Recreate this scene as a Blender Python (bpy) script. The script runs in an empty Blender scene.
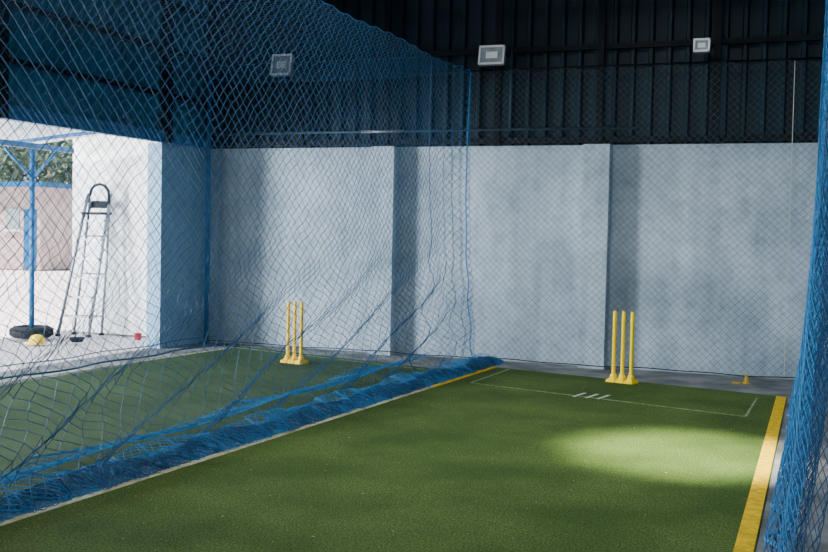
import bpy, math, random
import numpy as np
from mathutils import Vector, Matrix
random.seed(4); rng=np.random.RandomState(4)
S=bpy.context.scene

# ------------------------------------------------------------ materials
def mat(name,c1,c2=None,scale=6,rough=0.7,metal=0,bump=0,bscale=60,detail=6,spec=0.3,aniso=(1,1,1),lo=0.35,hi=0.65,dirt=None):
    m=bpy.data.materials.new(name); m.use_nodes=True
    nt=m.node_tree; b=nt.nodes['Principled BSDF']
    b.inputs['Roughness'].default_value=rough; b.inputs['Metallic'].default_value=metal
    b.inputs['Specular IOR Level'].default_value=spec
    g=nt.nodes.new('ShaderNodeNewGeometry')
    mp=nt.nodes.new('ShaderNodeMapping'); mp.inputs['Scale'].default_value=aniso
    nt.links.new(g.outputs['Position'],mp.inputs['Vector'])
    n=nt.nodes.new('ShaderNodeTexNoise'); n.inputs['Scale'].default_value=scale; n.inputs['Detail'].default_value=detail
    nt.links.new(mp.outputs['Vector'],n.inputs['Vector'])
    r=nt.nodes.new('ShaderNodeValToRGB')
    c2=c2 or tuple(x*0.85 for x in c1)
    r.color_ramp.elements[0].position=lo; r.color_ramp.elements[0].color=(*c2,1)
    r.color_ramp.elements[1].position=hi; r.color_ramp.elements[1].color=(*c1,1)
    nt.links.new(n.outputs['Fac'],r.inputs['Fac']); out=r.outputs['Color']
    if dirt:
        for (sc,asp,lo_,hi_,col) in (((1.2),(5,5,.5),.30,.62,dirt),((7.0),(1,1,1.4),.30,.52,tuple(x*1.02 for x in dirt)),((.7),(1,1,1),.38,.60,tuple(x*1.04 for x in dirt))):
            mp2=nt.nodes.new('ShaderNodeMapping'); mp2.inputs['Scale'].default_value=asp
            nt.links.new(g.outputs['Position'],mp2.inputs['Vector'])
            n3=nt.nodes.new('ShaderNodeTexNoise'); n3.inputs['Scale'].default_value=sc; n3.inputs['Detail'].default_value=10
            n3.inputs['Roughness'].default_value=.65
            nt.links.new(mp2.outputs['Vector'],n3.inputs['Vector'])
            r3=nt.nodes.new('ShaderNodeValToRGB'); r3.color_ramp.elements[0].position=lo_; r3.color_ramp.elements[0].color=(*col,1)
            r3.color_ramp.elements[1].position=hi_; r3.color_ramp.elements[1].color=(1,1,1,1)
            nt.links.new(n3.outputs['Fac'],r3.inputs['Fac'])
            mx=nt.nodes.new('ShaderNodeMix'); mx.data_type='RGBA'; mx.blend_type='MULTIPLY'; mx.inputs[0].default_value=1
            nt.links.new(out,mx.inputs[6]); nt.links.new(r3.outputs['Color'],mx.inputs[7]); out=mx.outputs[2]
    nt.links.new(out,b.inputs['Base Color'])
    if bump:
        n2=nt.nodes.new('ShaderNodeTexNoise'); n2.inputs['Scale'].default_value=bscale; n2.inputs['Detail'].default_value=4
        nt.links.new(g.outputs['Position'],n2.inputs['Vector'])
        bp=nt.nodes.new('ShaderNodeBump'); bp.inputs['Strength'].default_value=bump; bp.inputs['Distance'].default_value=0.02
        nt.links.new(n2.outputs['Fac'],bp.inputs['Height']); nt.links.new(bp.outputs['Normal'],b.inputs['Normal'])
    return m
def turf(name,dark,light,speck=0.0):
    m=bpy.data.materials.new(name); m.use_nodes=True
    nt=m.node_tree; b=nt.nodes['Principled BSDF']; b.inputs['Roughness'].default_value=0.9; b.inputs['Specular IOR Level'].default_value=0.1
    g=nt.nodes.new('ShaderNodeNewGeometry')
    def noise(s,d=5):
        n=nt.nodes.new('ShaderNodeTexNoise'); n.inputs['Scale'].default_value=s; n.inputs['Detail'].default_value=d
        nt.links.new(g.outputs['Position'],n.inputs['Vector']); return n
    a=noise(1.3,8); f=noise(95,4)
    r=nt.nodes.new('ShaderNodeValToRGB'); r.color_ramp.elements[0].color=(*dark,1); r.color_ramp.elements[1].color=(*light,1)
    r.color_ramp.elements[0].position=0.36; r.color_ramp.elements[1].position=0.64
    nt.links.new(a.outputs['Fac'],r.inputs['Fac'])
    r2=nt.nodes.new('ShaderNodeValToRGB'); r2.color_ramp.elements[0].position=0.3; r2.color_ramp.elements[1].position=0.72
    r2.color_ramp.elements[0].color=(.25,.25,.25,1); r2.color_ramp.elements[1].color=(1.8,1.8,1.65,1)
    nt.links.new(f.outputs['Fac'],r2.inputs['Fac'])
    mx=nt.nodes.new('ShaderNodeMix'); mx.data_type='RGBA'; mx.blend_type='MULTIPLY'; mx.inputs[0].default_value=1
    nt.links.new(r.outputs['Color'],mx.inputs[6]); nt.links.new(r2.outputs['Color'],mx.inputs[7])
    # sparse lint / grit specks caught in the pile
    sp=noise(38,2); r4=nt.nodes.new('ShaderNodeValToRGB'); r4.color_ramp.elements[0].position=.745; r4.color_ramp.elements[1].position=.765
    nt.links.new(sp.outputs['Fac'],r4.inputs['Fac'])
    m2=nt.nodes.new('ShaderNodeMix'); m2.data_type='RGBA'; nt.links.new(r4.outputs['Color'],m2.inputs[0])
    nt.links.new(mx.outputs[2],m2.inputs[6]); m2.inputs[7].default_value=(.35,.38,.28,1)
    nt.links.new(m2.outputs[2],b.inputs['Base Color'])
    bp=nt.nodes.new('ShaderNodeBump'); bp.inputs['Strength'].default_value=0.5; bp.inputs['Distance'].default_value=0.01
    nt.links.new(f.outputs['Fac'],bp.inputs['Height']); nt.links.new(bp.outputs['Normal'],b.inputs['Normal'])
    return m

M=dict(
 wall=mat('painted_plaster',(.52,.60,.67),(.37,.45,.51),scale=1.6,rough=.75,bump=.2,bscale=35,detail=9,dirt=(.72,.75,.77)),
 wallout=mat('white_plaster',(.88,.87,.86),(.8,.79,.79),scale=2,rough=.8,bump=.1),  # white plaster of the yard wall, its own colour
 wallpink=mat('pink_plaster',(.50,.40,.39),(.40,.32,.31),scale=2,rough=.8,bump=.1),
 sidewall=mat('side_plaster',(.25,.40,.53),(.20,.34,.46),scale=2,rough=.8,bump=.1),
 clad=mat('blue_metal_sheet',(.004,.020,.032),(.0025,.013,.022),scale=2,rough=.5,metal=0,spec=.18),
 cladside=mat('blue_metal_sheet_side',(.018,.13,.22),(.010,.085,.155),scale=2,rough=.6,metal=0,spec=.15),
 roof=mat('roof_sheet',(.02,.05,.07),(.01,.03,.045),scale=1,rough=.6,metal=0),
 steel=mat('dark_steel',(.004,.008,.012),(.0025,.005,.008),scale=8,rough=.6,metal=0,spec=.12),
 bluepaint=mat('blue_paint',(.015,.12,.29),(.012,.09,.22),scale=8,rough=.45),
 conduit=mat('conduit_paint',(.02,.05,.08),(.015,.035,.055),scale=8,rough=.5),
 conc=mat('concrete',(.24,.25,.25),(.10,.11,.11),scale=3,rough=.9,bump=.3,bscale=80,detail=10),
 concout=mat('yard_concrete',(.68,.62,.61),(.52,.48,.48),scale=.8,rough=.9,bump=.2),
 net=mat('blue_netting',(.010,.085,.20),(.007,.06,.15),scale=4,rough=.6),
 netd=mat('dark_blue_netting',(.008,.06,.13),(.006,.045,.10),scale=4,rough=.6),
 netb=mat('bright_blue_netting',(.022,.21,.46),(.015,.15,.36),scale=3,rough=.6),
 netg=mat('grey_blue_netting',(.07,.11,.135),(.05,.08,.10),scale=4,rough=.7,spec=.1),
 rope=mat('pale_rope',(.55,.55,.48),(.4,.42,.38),scale=30,rough=.8),
 yel=mat('yellow_plastic',(.97,.72,0),(.90,.64,0),scale=10,rough=.6,spec=.1),
 yel2=mat('faded_yellow_plastic',(.92,.64,.06),(.78,.52,.04),scale=14,rough=.6,spec=.1),
 yline=mat('yellow_line_paint',(.78,.50,.005),(.50,.32,.01),scale=25,rough=.8,spec=.1),
 wline=mat('white_line_paint',(.30,.40,.24),(.09,.18,.06),scale=30,rough=.9,lo=.42,hi=.66),
 pline=mat('pale_edge_line',(.60,.58,.40),(.36,.33,.18),scale=20,rough=.9),
 turfR=turf('green_turf',(.044,.080,.018),(.076,.122,.030)),
 turfL=turf('green_turf_worn',(.038,.074,.036),(.062,.104,.054)),
 alu=mat('aluminium',(.32,.33,.36),(.22,.23,.25),scale=15,rough=.4,metal=.6),
 black=mat('black_rubber',(.02,.02,.022),(.012,.012,.013),scale=20,rough=.8),
 white=mat('white_plastic',(.8,.8,.8),(.7,.7,.7),scale=10,rough=.5),
 glass=mat('lamp_glass',(.30,.36,.40),(.2,.25,.28),scale=9,rough=.15,spec=.7),
 red=mat('red_plastic',(.5,.03,.03),(.35,.02,.02),scale=10,rough=.5),
 leaf=mat('foliage',(.10,.15,.09),(.05,.08,.05),scale=2,rough=.9),
 bark=mat('bark',(.15,.10,.07),(.08,.06,.04),scale=9,rough=.9),
 canopy=mat('canopy_sheet',(.62,.68,.72),(.5,.56,.6),scale=2,rough=.6),
 stain=mat('wall_stain',(.32,.36,.38),(.36,.43,.48),scale=14,rough=.8),
 orange=mat('orange_ochre',(.60,.40,.04),(.45,.28,.03),scale=20,rough=.7),
)

# ------------------------------------------------------------ mesh builder
class MB:
    def __init__(s): s.v=[];s.f=[];s.m=[];s.sm=[];s.mats=[]
    def mi(s,k):
        if k not in s.mats: s.mats.append(k)
        return s.mats.index(k)
    def add(s,vs,fs,k,smooth=False):
        o=len(s.v); s.v+= [tuple(p) for p in vs]; i=s.mi(k)
        for f in fs: s.f.append(tuple(a+o for a in f)); s.m.append(i); s.sm.append(smooth)
    def box(s,c,d,k,R=None,ch=0):
        hx,hy,hz=[x/2 for x in d]; c=Vector(c)
        vs=[]
        for z in(-hz,hz):
            for x,y in((-hx,-hy),(hx,-hy),(hx,hy),(-hx,hy)):
                p=Vector((x,y,z)); 
                if R: p=R@p
                vs.append(c+p)
        s.add(vs,[(0,3,2,1),(4,5,6,7),(0,1,5,4),(1,2,6,5),(2,3,7,6),(3,0,4,7)],k)
    def tube(s,pts,r,k,n=8,closed=False,cap=True):
        pts=[Vector(p) for p in pts]; N=len(pts)
        rr=r if isinstance(r,(list,tuple)) else [r]*N
        prev=None; vs=[]
        for i,p in enumerate(pts):
            if closed: t=(pts[(i+1)%N]-pts[i-1])
            else: t=(pts[min(i+1,N-1)]-pts[max(i-1,0)])
            t.normalize()
            if prev is None:
                a=t.cross(Vector((0,0,1)))
                if a.length<.1: a=t.cross(Vector((1,0,0)))
            else: a=prev-t*prev.dot(t)
            a.normalize(); prev=a; b=t.cross(a)
            for j in range(n):
                an=2*math.pi*j/n; vs.append(p+(a*math.cos(an)+b*math.sin(an))*rr[i])
        fs=[]
        for i in range(N if closed else N-1):
            i2=(i+1)%N
            for j in range(n):
                j2=(j+1)%n; fs.append((i*n+j,i*n+j2,i2*n+j2,i2*n+j))
        if cap and not closed:
            fs.append(tuple(range(n))[::-1]); fs.append(tuple((N-1)*n+j for j in range(n)))
        s.add(vs,fs,k,True)
    def lathe(s,c,prof,k,n=24,axis=None):
        vs=[];c=Vector(c)
        for r,z in prof:
            for j in range(n):
                a=2*math.pi*j/n; p=Vector((r*math.cos(a),r*math.sin(a),z))
                if axis: p=axis@p
                vs.append(c+p)
        fs=[]
        for i in range(len(prof)-1):
            for j in range(n):
                j2=(j+1)%n; fs.append((i*n+j,i*n+j2,(i+1)*n+j2,(i+1)*n+j))
        s.add(vs,fs,k,True)
    def done(s,name,bevel=0):
        v=np.array(s.v); o=np.array([(v[:,0].min()+v[:,0].max())/2,(v[:,1].min()+v[:,1].max())/2,v[:,2].min()])
        me=bpy.data.meshes.new(name); me.from_pydata((v-o).tolist(),[],s.f)
        for k in s.mats: me.materials.append(M[k])
        me.polygons.foreach_set('material_index',s.m); me.polygons.foreach_set('use_smooth',s.sm); me.update()
        ob=bpy.data.objects.new(name,me); ob.location=o; S.collection.objects.link(ob)
        if bevel:
            b=ob.modifiers.new('bev','BEVEL'); b.width=bevel; b.segments=2; b.limit_method='ANGLE'
        return ob

def make_net(name,fn,nu,nv,r,key,ropes=()):
    """knotted diamond netting: every strand is a thin 3-sided twine prism"""
    I,J=np.meshgrid(np.arange(nu+1),np.arange(nv+1),indexing='ij')
    P=fn(I/nu,J/nv)
    ii,jj=np.meshgrid(np.arange(nu),np.arange(nv),indexing='ij')
    ev=((ii+jj)%2==0)
    a=P[ii[ev],jj[ev]]; b=P[ii[ev]+1,jj[ev]+1]
    c=P[ii[~ev],jj[~ev]+1]; d=P[ii[~ev]+1,jj[~ev]]
    A=np.concatenate([a,c]); B=np.concatenate([b,d])
    D=B-A; L=np.linalg.norm(D,axis=1,keepdims=True); ok=L[:,0]>1e-5; A,B,D,L=A[ok],B[ok],D[ok],L[ok]; D=D/L
    ref=np.tile(np.array([.37,.29,.88]),(len(D),1))
    n1=np.cross(D,ref); n1/=np.maximum(np.linalg.norm(n1,axis=1,keepdims=True),1e-6); n2=np.cross(D,n1)
    V=np.empty((len(D),6,3))
    for q in range(3):
        an=2*math.pi*q/3; off=(n1*math.cos(an)+n2*math.sin(an))*r
        V[:,q]=A+off; V[:,3+q]=B+off
    base=(np.arange(len(D))*6)[:,None,None]
    F=np.array([[0,1,4,3],[1,2,5,4],[2,0,3,5]])[None]+base
    V=V.reshape(-1,3); F=F.reshape(-1,4)
    mb=MB(); mb.mi(key)
    for pts,rr,k in ropes: mb.tube(pts,rr,k,n=6)
    ev_=np.array(mb.v).reshape(-1,3); nv0=len(V)
    allV=np.concatenate([V,ev_]) 
    o=np.array([(allV[:,0].min()+allV[:,0].max())/2,(allV[:,1].min()+allV[:,1].max())/2,allV[:,2].min()])
    me=bpy.data.meshes.new(name)
    ls=[len(f) for f in mb.f]; tl=len(F)*4+sum(ls)
    me.vertices.add(len(allV)); me.vertices.foreach_set('co',(allV-o).ravel())
    me.loops.add(tl); li=np.concatenate([F.ravel(),np.array([x+nv0 for f in mb.f for x in f],dtype=int)]) if mb.f else F.ravel()
    me.loops.foreach_set('vertex_index',li.astype(np.int32))
    tot=np.concatenate([np.full(len(F),4),np.array(ls,dtype=int)]).astype(np.int32)
    st=np.concatenate([[0],np.cumsum(tot)[:-1]]).astype(np.int32)
    me.polygons.add(len(tot)); me.polygons.foreach_set('loop_start',st); me.polygons.foreach_set('loop_total',tot)
    for k in mb.mats: me.materials.append(M[k])
    me.polygons.foreach_set('material_index',np.concatenate([np.zeros(len(F)),np.array(mb.m)]).astype(np.int32))
    me.update(calc_edges=True); me.validate()
    ob=bpy.data.objects.new(name,me); ob.location=o; S.collection.objects.link(ob)
    return ob

XL=-7.53; YB=12.0; HW=2.52; HR=4.75; YR=-4.0; XR=0.55
# ------------------------------------------------------------ shell
b=MB(); b.box(((XL+XR)/2,(YR+YB)/2,-.1),(XR-XL+.3,YB-YR+.4,.2),'conc'); b.done('floor')
b=MB(); b.box((-27,18,-.13),(38.6,80,.2),'concout'); b.done('yard_ground')
b=MB(); b.box(((XL+XR)/2,YB+.1,HW/2),(XR-XL,.2,HW),'wall')
b.box(((XL+XR)/2,YB-.004,HW-.012),(XR-XL,.03,.03),'wall')
for x0,x1 in((-5.10,-4.80),(-2.51,-2.215)):
    b.box(((x0+x1)/2,YB-.09,HW/2),(x1-x0,.22,HW-.002),'wall')
for x,z,w in((-3.63,.55,.12),(-2.85,.55,.13),(-2.05,.52,.1)):
    vs=[(x+w*.5*math.cos(t)*(1+.1*math.sin(3*t)),YB-.003,z+w*.42*math.sin(t)) for t in [i*math.pi/8 for i in range(16)]]
    b.add(vs,[tuple(range(16))],'stain')
b.done('wall_back')
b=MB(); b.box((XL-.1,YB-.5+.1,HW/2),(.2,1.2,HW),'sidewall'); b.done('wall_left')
b=MB(); b.box((XR+.1,(YR+YB)/2,HR/2),(.2,YB-YR,HR),'wall'); b.done('wall_right')

def corrug(p0,along,out,length,z0,z1,k,name,pitch=.2,depth=.035,extra=None):
    b=MB(); n=int(length/pitch); pr=[]
    for i in range(n+1):
        for fx,d in((0,0),(.35,0),(.45,1),(.62,1),(.72,0)):
            t=(i+fx)*pitch
            if t<=length: pr.append((t,d*depth))
    p0=Vector(p0); a=Vector(along); o=Vector(out); vs=[]
    for t,d in pr:
        q=p0+a*t+o*d; vs+= [(q.x,q.y,z0),(q.x,q.y,z1)]
    fs=[(2*i,2*i+2,2*i+3,2*i+1) for i in range(len(pr)-1)]
    b.add(vs,fs,k)
    if extra: extra(b)
    return b.done(name)
def back_extra(b):
    for z in(HW+.06,3.62,4.4): b.box(((XL+XR)/2,YB-.05,z),(XR-XL,.07,.06),'steel')
    for x in(-7.4,-6.1,-4.95,-3.55,-2.36,-1.1,.2): b.box((x,YB-.10,(HW+HR)/2),(.075,.05,HR-HW),'steel')
    b.tube([(-7.4,YB-.14,2.70),(-1.9,YB-.14,2.70)],.016,'conduit')
    b.tube([(-5.25,YB-.15,2.70),(-4.7,YB-.15,2.70)],.019,'alu')
    for x in(-5.2,-3.38): b.tube([(x,YB-.15,2.70),(x,YB-.15,3.62)],.014,'conduit')
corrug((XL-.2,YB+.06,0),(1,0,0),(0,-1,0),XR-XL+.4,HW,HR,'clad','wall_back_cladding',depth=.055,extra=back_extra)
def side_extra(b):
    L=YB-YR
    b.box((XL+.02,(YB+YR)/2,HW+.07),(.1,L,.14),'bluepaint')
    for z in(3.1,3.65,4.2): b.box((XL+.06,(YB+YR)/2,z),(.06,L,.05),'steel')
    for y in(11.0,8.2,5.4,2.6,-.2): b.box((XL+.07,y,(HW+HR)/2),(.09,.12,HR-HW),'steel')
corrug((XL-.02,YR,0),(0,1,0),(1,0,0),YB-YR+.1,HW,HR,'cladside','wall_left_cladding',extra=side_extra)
b=MB(); pr=[]; t=XL-.4
while t<XR+.2:
    for fx,d in((0,0),(.1,0),(.13,.035),(.18,.035),(.21,0)): pr.append((t+fx,d))
    t+=.25
vs=[]
for x,d in pr: vs+=[(x,YR,HR+d),(x,YB+.2,HR+d)]
b.add(vs,[(2*i,2*i+2,2*i+3,2*i+1) for i in range(len(pr)-1)],'roof')
for y in(-1,1.2,3.4,5.6,7.8,10.0): b.box(((XL+XR)/2,y,HR-.08),(XR-XL,.07,.14),'steel')
b.done('ceiling')
for i,y in enumerate((10.4,)):
    b=MB()
    b.box(((XL+XR)/2,y,4.22),(XR-XL,.07,.07),'steel'); b.box(((XL+XR)/2,y,HR-.2),(XR-XL,.07,.07),'steel')
    n=14
    for j in range(n):
        xa=XL+(XR-XL)*j/n; xb=XL+(XR-XL)*(j+1)/n
        za,zb=(4.22,HR-.2) if j%2 else (HR-.2,4.22)
        b.tube([(xa,y,za),(xb,y,zb)],.018,'steel',n=6)
    b.done('roof_truss')
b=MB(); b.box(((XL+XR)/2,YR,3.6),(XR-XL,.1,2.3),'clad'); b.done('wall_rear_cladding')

# ------------------------------------------------------------ turf mats
def slab(b,corners,z0,z1,k):
    vs=[(x,y,z0) for x,y in corners]+[(x,y,z1) for x,y in corners]
    b.add(vs,[(3,2,1,0),(4,5,6,7),(0,1,5,4),(1,2,6,5),(2,3,7,6),(3,0,4,7)],k)
def yb(x): return 11.25-.235*(x+3.14)
def xe(y): return -3.78+.055*(y-4)
b=MB()
slab(b,[(xe(-2)-.02,-2),(-.24,-2),(-.24,yb(-.24)),(xe(11.3)-.02,yb(xe(11.3)))],0,.012,'turfR')
slab(b,[(-.335,-2),(-.245,-2),(-.245,yb(-.245)-.03),(-.335,yb(-.335)-.03)],.011,.0145,'yline')
slab(b,[(xe(9.6),9.6),(xe(9.6)+.07,9.6),(xe(11.3)+.07,11.3),(xe(11.3),11.3)],.011,.0145,'yline')
slab(b,[(xe(-2),-2),(xe(-2)+.06,-2),(xe(9.6)+.06,9.6),(xe(9.6),9.6)],.011,.0145,'pline')
def line(b,p,q,w,k,z=.011):
    p=Vector(p);q=Vector(q);d=(q-p).normalized();n=Vector((-d.y,d.x))*w/2
    slab(b,[tuple(p-n),tuple(q-n),tuple(q+n),tuple(p+n)],z,z+.003,k)
line(b,(-3.19,9.98),(-.53,9.22),.016,'wline'); line(b,(-3.19,9.98),(-3.14,11.2),.02,'wline'); line(b,(-.53,9.22),(-.5,10.35),.02,'wline')
for x,y in((-2.07,9.6),(-1.95,9.58),(-1.84,9.57)): line(b,(x,y),(x+.05,y+.28),.03,'rope')
b.done('turf_mat')
b=MB()
slab(b,[(-7.35,-2),(-4.0,-2),(-3.84,10.83),(-6.80,11.66)],0,.012,'turfL')
line(b,(-6.75,11.5),(-3.95,10.72),.02,'wline'); line(b,(-7.2,7.3),(-6.78,11.5),.04,'pline')
b.done('turf_mat')

# ------------------------------------------------------------ stumps
def stumps(cx,cy,ang,k,h=.71,sp=.095):
    b=MB(); R=Matrix.Rotation(ang,3,'Z')
    b.box(Vector((cx,cy,.022)),(sp*2+.12,.12,.018),k,R)
    for i in(-1,0,1):
        c=Vector((cx,cy,0))+R@Vector((i*sp,0,0))
        b.lathe(c+Vector((0,0,.05)),[(.001,0),(.0195,0),(.0195,.04),(.019,h-.16),(.021,h-.155),(.021,h-.135),(.019,h-.13),(.019,h-.075),(.016,h-.06),(.012,h-.052),(.001,h-.05)],k,n=16)
        b.box(c+Vector((0,0,.028)),(.084,.15,.03),k,R)
        b.box(c+Vector((0,0,.049)),(.06,.10,.018),k,R)
        b.lathe(c+Vector((0,0,.05)),[(.036,0),(.033,.035),(.024,.045),(.019,.045)],k,n=16)
    return b.done('cricket_stumps',bevel=.003)
stumps(-1.83,10.77,math.radians(-13),'yel',h=.74)
stumps(-5.42,10.5,math.radians(-12),'yel2',h=.70,sp=.095)

# ------------------------------------------------------------ nets
def sm(t): t=np.clip(t,0,1); return t*t*(3-2*t)
HN=3.35; YE=11.66
def div(u,v):
    Y=2.6+(YE-2.6)*u; Z=.03+(HN-.03)*v
    lo=np.clip(1-Z/1.5,0,1); g=sm((u-.86)/.14)
    ph=2*np.pi*(Y-2.2*Z)/1.15
    X=-3.80+.03*np.sin(u*9+v*4)-.22*lo**2*(1-g)+.07*np.sin(ph)*lo*(1-.7*g)
    X=X+.03*np.sin(Y*3.1+Z)*(1-v)*(1-g)
    X=X+g*(.05*np.sin(u*230+v*2)+.10-.10*v)
    Y=Y+.155*np.sin(ph+1)*lo**.8*(1-g)+.02*np.sin(v*30)*(1-v)
    # slack irregularity of the knots
    Y=Y+.012*np.sin(Z*23+Y*11)*np.sin(Y*7.3); Z=Z+.010*np.sin(Y*19+Z*8)
    Z=Z-.03*np.sin(u*math.pi*4)**2*v
    return np.stack([X,np.minimum(Y,YE+.02),Z],-1)
def curve(fn,v,n=120): 
    u=np.linspace(0,1,n); p=fn(u,np.full(n,v)); return [tuple(q) for q in p]
def curvev(fn,u,n=60):
    v=np.linspace(0,1,n); p=fn(np.full(n,u),v); return [tuple(q) for q in p]
make_net('cricket_net',div,176,70,.0023,'net',ropes=[(curve(div,1),.005,'net'),(curvev(div,.86),.004,'net'),(curvev(div,1),.008,'netb')])
def pile(w0,hh,seed,ncyc):
    def f(u,v):
        Y=2.6+(YE-2.6)*u
        e=xe(Y)+.035+.02*np.sin(u*31+seed)
        a=v*math.pi*ncyc
        s=.5-.5*np.cos(a)
        X=e-w0+(w0)*s+.018*np.sin(u*170+a+seed)
        Z=.028+hh*(1-s)*(.5+.5*np.sin(u*23+seed)**2)+.025*np.abs(np.sin(u*120+3*v+seed))*np.abs(np.sin(a))
        return np.stack([X,np.minimum(Y+.05*np.sin(u*200+a),YE),Z],-1)
    return f
make_net('cricket_net',pile(.30,.10,0,1.0),400,12,.0024,'netb')
make_net('cricket_net',pile(.24,.07,2,3.0),380,24,.0022,'netb')
make_net('cricket_net',pile(.16,.09,5,3.0),300,16,.0022,'net')
def slack(u,v):
    Y=3.0+8.0*u; s=1-v
    wd=.35+.25*np.sin(u*11+1)**2
    ph=2*np.pi*(Y+1.1*s)/.8
    X=-3.93-wd*s+.02*np.sin(ph)
    Z=.03+.16*v*v+.035*(.5+.5*np.sin(ph))*(1-v)
    Y=Y+.12*np.sin(ph+1)*(.4+.6*s)-.35*s
    return np.stack([X,Y,Z],-1)
make_net('cricket_net',slack,220,18,.0019,'netb')
def back(u,v):
    X=-7.25+7.2*u; Z=.06+3.3*v
    Y=11.64+.05*np.sin(u*26+v*3)*(1-v)+.03*np.sin(u*60+v*9)*(1-v*.6)
    Z=Z-.04*np.sin(u*40)**2*v
    return np.stack([X,Y,Z],-1)
make_net('cricket_net',back,180,84,.0017,'netg',ropes=[(curve(back,0),.006,'steel'),(curve(back,1),.004,'steel'),(curvev(back,.965),.004,'rope')])
def left(u,v):
    Y=2.8+8.8*u; Z=.04+3.3*v
    lo=(1-v)
    X=-7.12-.1*np.cos(u*3)+.05*np.sin(u*40+v*4)*lo
    return np.stack([X,Y,Z],-1)
make_net('cricket_net',left,180,74,.0020,'netd',ropes=[(curve(left,0),.010,'net'),(curve(left,1),.006,'net'),(curve(left,.035),.006,'net')])
def top(u,v):
    Y=2.8+8.8*u; X=-7.2+3.40*v
    Z=HN-.03*np.sin(v*math.pi)*(1+.3*np.sin(u*9))-.03
    return np.stack([X,Y,Z],-1)
make_net('cricket_net',top,190,74,.0015,'netd')
def right(u,v):
    Y=4.4+7.2*u; Z=.02+3.9*v; z=Z
    base=-.15*np.exp(-(z/.75)**1.2)-.015
    X=base+.045*np.sin(u*70+z*2)*np.exp(-z/2.2)+.02*np.sin(u*150+z*3)*np.exp(-z/1.5)
    return np.stack([X+.02,Y+.06*np.sin(z*3+u*30)*(1-u),Z],-1)
def right2(u,v):
    p=right(u,v); p[...,0]+=.06+.04*np.sin(u*55+v*7); p[...,1]-=.05; return p
make_net('cricket_net',right,230,110,.0022,'netb',ropes=[(curve(right,0),.008,'netb'),(curvev(right,1),.01,'netb'),(curve(right,1),.006,'net')])
make_net('cricket_net',right2,230,110,.0022,'net')

# ------------------------------------------------------------ poles
b=MB(); b.tube([(-7.33,11.74,0),(-7.33,11.74,3.4)],.03,'bluepaint',n=14); b.box((-7.33,11.74,.006),(.12,.12,.012),'bluepaint')
b.tube([(-7.33,11.74,3.37),(-3.8,11.74,3.37),(-.02,11.74,3.37)],.012,'steel'); b.done('net_support_pole')
b=MB(); b.box((.14,11.85,2.2),(.012,.16,4.4),'bluepaint'); b.box((.22,11.85,2.2),(.15,.012,4.4),'bluepaint');b.box((.30,11.85,2.2),(.012,.16,4.4),'bluepaint')
b.box((.22,11.85,.008),(.26,.26,.016),'bluepaint'); b.done('steel_column')

# ------------------------------------------------------------ floodlights
def flood(x,z,w,h,tilt):
    b=MB(); R=Matrix.Rotation(math.radians(tilt),3,'X'); c=Vector((x,11.55,z))
    fr=.018
    b.box(c+R@Vector((0,.03,0)),(w,.05,h),'alu',R)
    for sx in(-1,1): b.box(c+R@Vector((sx*(w/2-fr/2),-.004,0)),(fr,.03,h),'white',R)
    for sz in(-1,1): b.box(c+R@Vector((0,-.004,sz*(h/2-fr/2))),(w,.03,fr),'white',R)
    b.box(c+R@Vector((0,.002,0)),(w-2*fr,.008,h-2*fr),'glass',R)
    b.box(c+R@Vector((0,-.003,0)),(w*.45,.006,h*.35),'white',R)
    for i in range(6): b.box(c+R@Vector((-w*.35+i*w*.14,.07,0)),(.006,.04,h*.8),'steel',R)
    for sx in(-1,1):
        b.tube([c+R@Vector((sx*(w/2+.012),.03,0)),c+Vector((sx*(w/2+.012),.2,.02))],.008,'steel',n=6)
    b.tube([c+Vector((-w/2-.012,.2,.02)),c+Vector((w/2+.012,.2,.02))],.008,'steel',n=6)
    b.tube([c+Vector((0,.2,.02)),c+Vector((0,.31,.02))],.01,'steel',n=6)
    b.done('floodlight')
flood(-6.20,3.50,.27,.26,-12); flood(-3.53,3.51,.30,.22,-12); flood(-1.23,3.52,.17,.14,-8)

# ------------------------------------------------------------ exterior
b=MB(); b.box((-8.72,12.3,1.6),(2.2,.2,3.2),'wallout'); b.done('yard_wall')
def ladder():
    b=MB(); H=2.05
    cx=-9.25; y0=11.55
    def P(s,t,yo=0):
        w=.22-.07*t; return Vector((cx-.02+.09*t+s*w*.95, y0+.45*t+yo+s*.05, .02+H*t))
    for s in(-1,1):
        b.tube([P(s,0),P(s,.5),P(s,.93)],.022,'alu',n=8)
        b.tube([P(s*.92,0,.30),P(s*.9,.5,.16),P(s*.85,.9,.03)],.018,'alu',n=8)
        for yo in(0,.30): b.box(P(s*(1 if yo==0 else .92),0,yo),(.05,.05,.035),'black')
    for i in range(1,7):
        t=i*.125; p=P(-1,t);q=P(1,t); m=(p+q)/2; b.box(m,((q-p).length,.085,.022),'alu',Matrix.Rotation(.1,3,'Z'))
    for t in(.12,.4,.65): b.tube([P(-.9,t,.28-.28*t),P(.9,t,.28-.28*t)],.011,'alu',n=6)
    m=P(0,.80); b.box(m+Vector((0,.02,0)),(.32,.24,.035),'black')
    b.box(P(0,.86)+Vector((0,.05,0)),(.28,.05,.10),'black')
    hoop=[P(-1,.86)]+[P(0,.93)+Vector((.15*math.cos(a),.0,.13*math.sin(a))) for a in [math.pi-i*math.pi/10 for i in range(11)]]+[P(1,.86)]
    b.tube(hoop,.020,'black',n=8)
    b.done('step_ladder')
ladder()
PX=-9.66
b=MB(); b.tube([(PX,11.2,0),(PX,11.2,2.47)],.035,'bluepaint',n=12)
b.box((PX,11.2,.01),(.16,.16,.02),'bluepaint')
b.tube([(PX,11.2,2.1),(PX+.4,11.2,2.45)],.02,'bluepaint'); b.tube([(PX,11.2,2.1),(PX,10.7,2.45)],.02,'bluepaint')
b.done('canopy_post')
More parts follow.
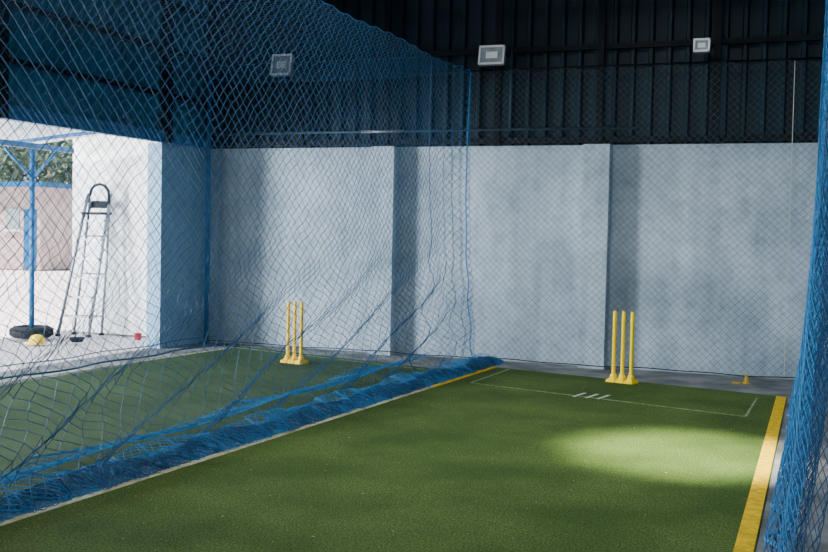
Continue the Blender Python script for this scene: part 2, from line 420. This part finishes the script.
b=MB(); prof=[]
for i in range(17):
    a=2*math.pi*i/16; prof.append((.20+.075*math.cos(a)*(1 if math.cos(a)>0 else .8),.08+.077*math.sin(a)))
TY=11.2
b.lathe((PX,TY,0.0),prof,'black',n=48)
for j in range(48):
    a=2*math.pi*j/48; b.box((PX+.272*math.cos(a),TY+.272*math.sin(a),.08),(.012,.018,.08),'black',Matrix.Rotation(a,3,'Z'))
b.done('tyre')
def cap(x,y,k,name):
    b=MB(); b.lathe((x,y,0),[(.10,0),(.102,.02),(.09,.065),(.065,.095),(.03,.11),(.001,.112)],k,n=24)
    b.lathe((x,y-.03,0),[(.135,.002),(.135,.012),(.09,.02)],k,n=24); b.done(name)
cap(-9.16,10.72,'yel2','hard_hat')
b=MB(); b.lathe((-8.35,11.7,0),[(.001,0),(.04,0),(.052,.085),(.056,.09),(.05,.09),(.038,.01),(.001,.01)],'red',n=20); b.done('plastic_cup')
b=MB(); b.lathe((-8.85,11.1,0),[(.001,0),(.07,0),(.1,.05),(.105,.055),(.095,.055),(.065,.01),(.001,.01)],'black',n=20); b.done('plastic_bowl')
b=MB(); 
n=24
vs=[];pr=[]
for i in range(n*4+1):
    y=-2+i*(14.1/(n*4)); d=.03 if i%4 in(1,2) else 0; pr.append((y,d))
for y,d in pr: vs+=[(XL-.1,y,2.92+d),(-10.4,y,2.62+d)]
b.add(vs,[(2*i,2*i+2,2*i+3,2*i+1) for i in range(len(pr)-1)],'canopy')
for x,z in((-8.3,2.77),(-9.66,2.52)): b.box((x,5.1,z),(.05,13.8,.07),'bluepaint')
for y in(11.2,9,6.8,4.6): b.tube([(XL-.1,y,2.78),(-10.3,y,2.54)],.025,'bluepaint')
b.done('canopy')
b=MB(); b.box((-30,40,1.3),(26,.3,2.6),'wallpink'); 
for x in range(-42,-17,3): b.box((x,39.8,1.4),(.35,.2,2.8),'wallpink')
b.done('yard_boundary_wall')
b=MB(); b.box((-24.9,29,1.35),(2.6,2.5,2.7),'wallpink'); b.box((-24.9,29,2.78),(3.1,3.0,.16),'bluepaint')
for x in(-25.6,-24.7): b.box((x,27.74,1.65),(.55,.05,.7),'glass'); b.box((x,27.72,1.27),(.65,.08,.06),'white')
b.box((-24.0,27.74,1.0),(.5,.05,1.95),'bluepaint')
b.done('yard_shed')
def tree(x,y,h,r):
    b=MB(); b.tube([(x,y,-.03),(x+.1,y,h*.3),(x-.1,y,h*.65)],[.18,.14,.07],'bark',n=8)
    for i in range(130):
        a=random.uniform(0,6.28); q=random.uniform(0,1)**.5*r; zz=h*.62+random.uniform(-.55,.55)*r
        c=Vector((x+q*math.cos(a),y+q*math.sin(a),zz)); s_=random.uniform(.3,.6)*r*.35
        vs=[];fs=[]
        for t in range(20):
            d=Vector((random.gauss(0,1),random.gauss(0,1),random.gauss(0,1))).normalized()
            e=d.orthogonal().normalized()*s_*.27; g=d.cross(e).normalized()*s_*.27; p=c+d*s_
            k=len(vs); vs+=[p-e,p+g,p+e,p-g]; fs.append((k,k+1,k+2,k+3))
        b.add(vs,fs,'leaf')
    b.done('tree')
tree(-38.5,46,7,3.0); tree(-45,49,7.8,3.6)

b=MB(); b.lathe((-.66,11.4,0),[(.001,0),(.05,0),(.05,.008),(.028,.012),(.012,.10),(.001,.102)],'orange',n=16); b.box((-.76,11.38,.008),(.09,.05,.016),'orange'); b.done('marker_cone')

# ------------------------------------------------------------ lights
w=bpy.data.worlds.new('World'); S.world=w; w.use_nodes=True
bg=w.node_tree.nodes['Background']; bg.inputs[0].default_value=(.82,.92,1,1); bg.inputs[1].default_value=1.6
def lamp(name,typ,loc,target,energy,color=(1,1,1),**kw):
    l=bpy.data.lights.new(name,typ); l.energy=energy; l.color=color
    for k,v_ in kw.items(): setattr(l,k,v_)
    o=bpy.data.objects.new(name,l); o.location=loc
    o.rotation_euler=(Vector(target)-Vector(loc)).to_track_quat('-Z','Y').to_euler(); S.collection.objects.link(o)
lamp('sun','SUN',(-12,-5,20),(-10.2,1,0),22,(1,.96,.92),angle=.02)
lamp('skylight_spot','SPOT',(-1.0,6.3,4.6),(-.82,7.45,0),6800,(1,.97,.80),spot_size=math.radians(25),spot_blend=.9,shadow_soft_size=.12)
lamp('yard_daylight','AREA',(-13.5,5.0,1.9),(-3.5,10.6,1.1),3100,(.86,.94,1),shape='RECTANGLE',size=1.8,size_y=2.0)
lamp('roof_fill','AREA',(-2.2,6.8,4.6),(-2.0,7.2,0),190,(.97,.99,1),shape='RECTANGLE',size=1.6,size_y=2.4)  # unseen fill lamp added under the roof to brighten the interior

# ------------------------------------------------------------ camera
c=bpy.data.cameras.new('camera'); c.sensor_width=36; c.lens=1059/828*36; c.clip_start=.05; c.clip_end=300
co=bpy.data.objects.new('camera',c); S.collection.objects.link(co); S.camera=co
r=Vector((.9336,.3578,.0204)); u=Vector((-.0340,.0317,.9990)); f=Vector((-.3567,.9333,-.0418))
r.normalize(); f.normalize(); u=r.cross(f)
co.matrix_world=Matrix(((r.x,u.x,-f.x,0),(r.y,u.y,-f.y,0),(r.z,u.z,-f.z,1.5),(0,0,0,1)))
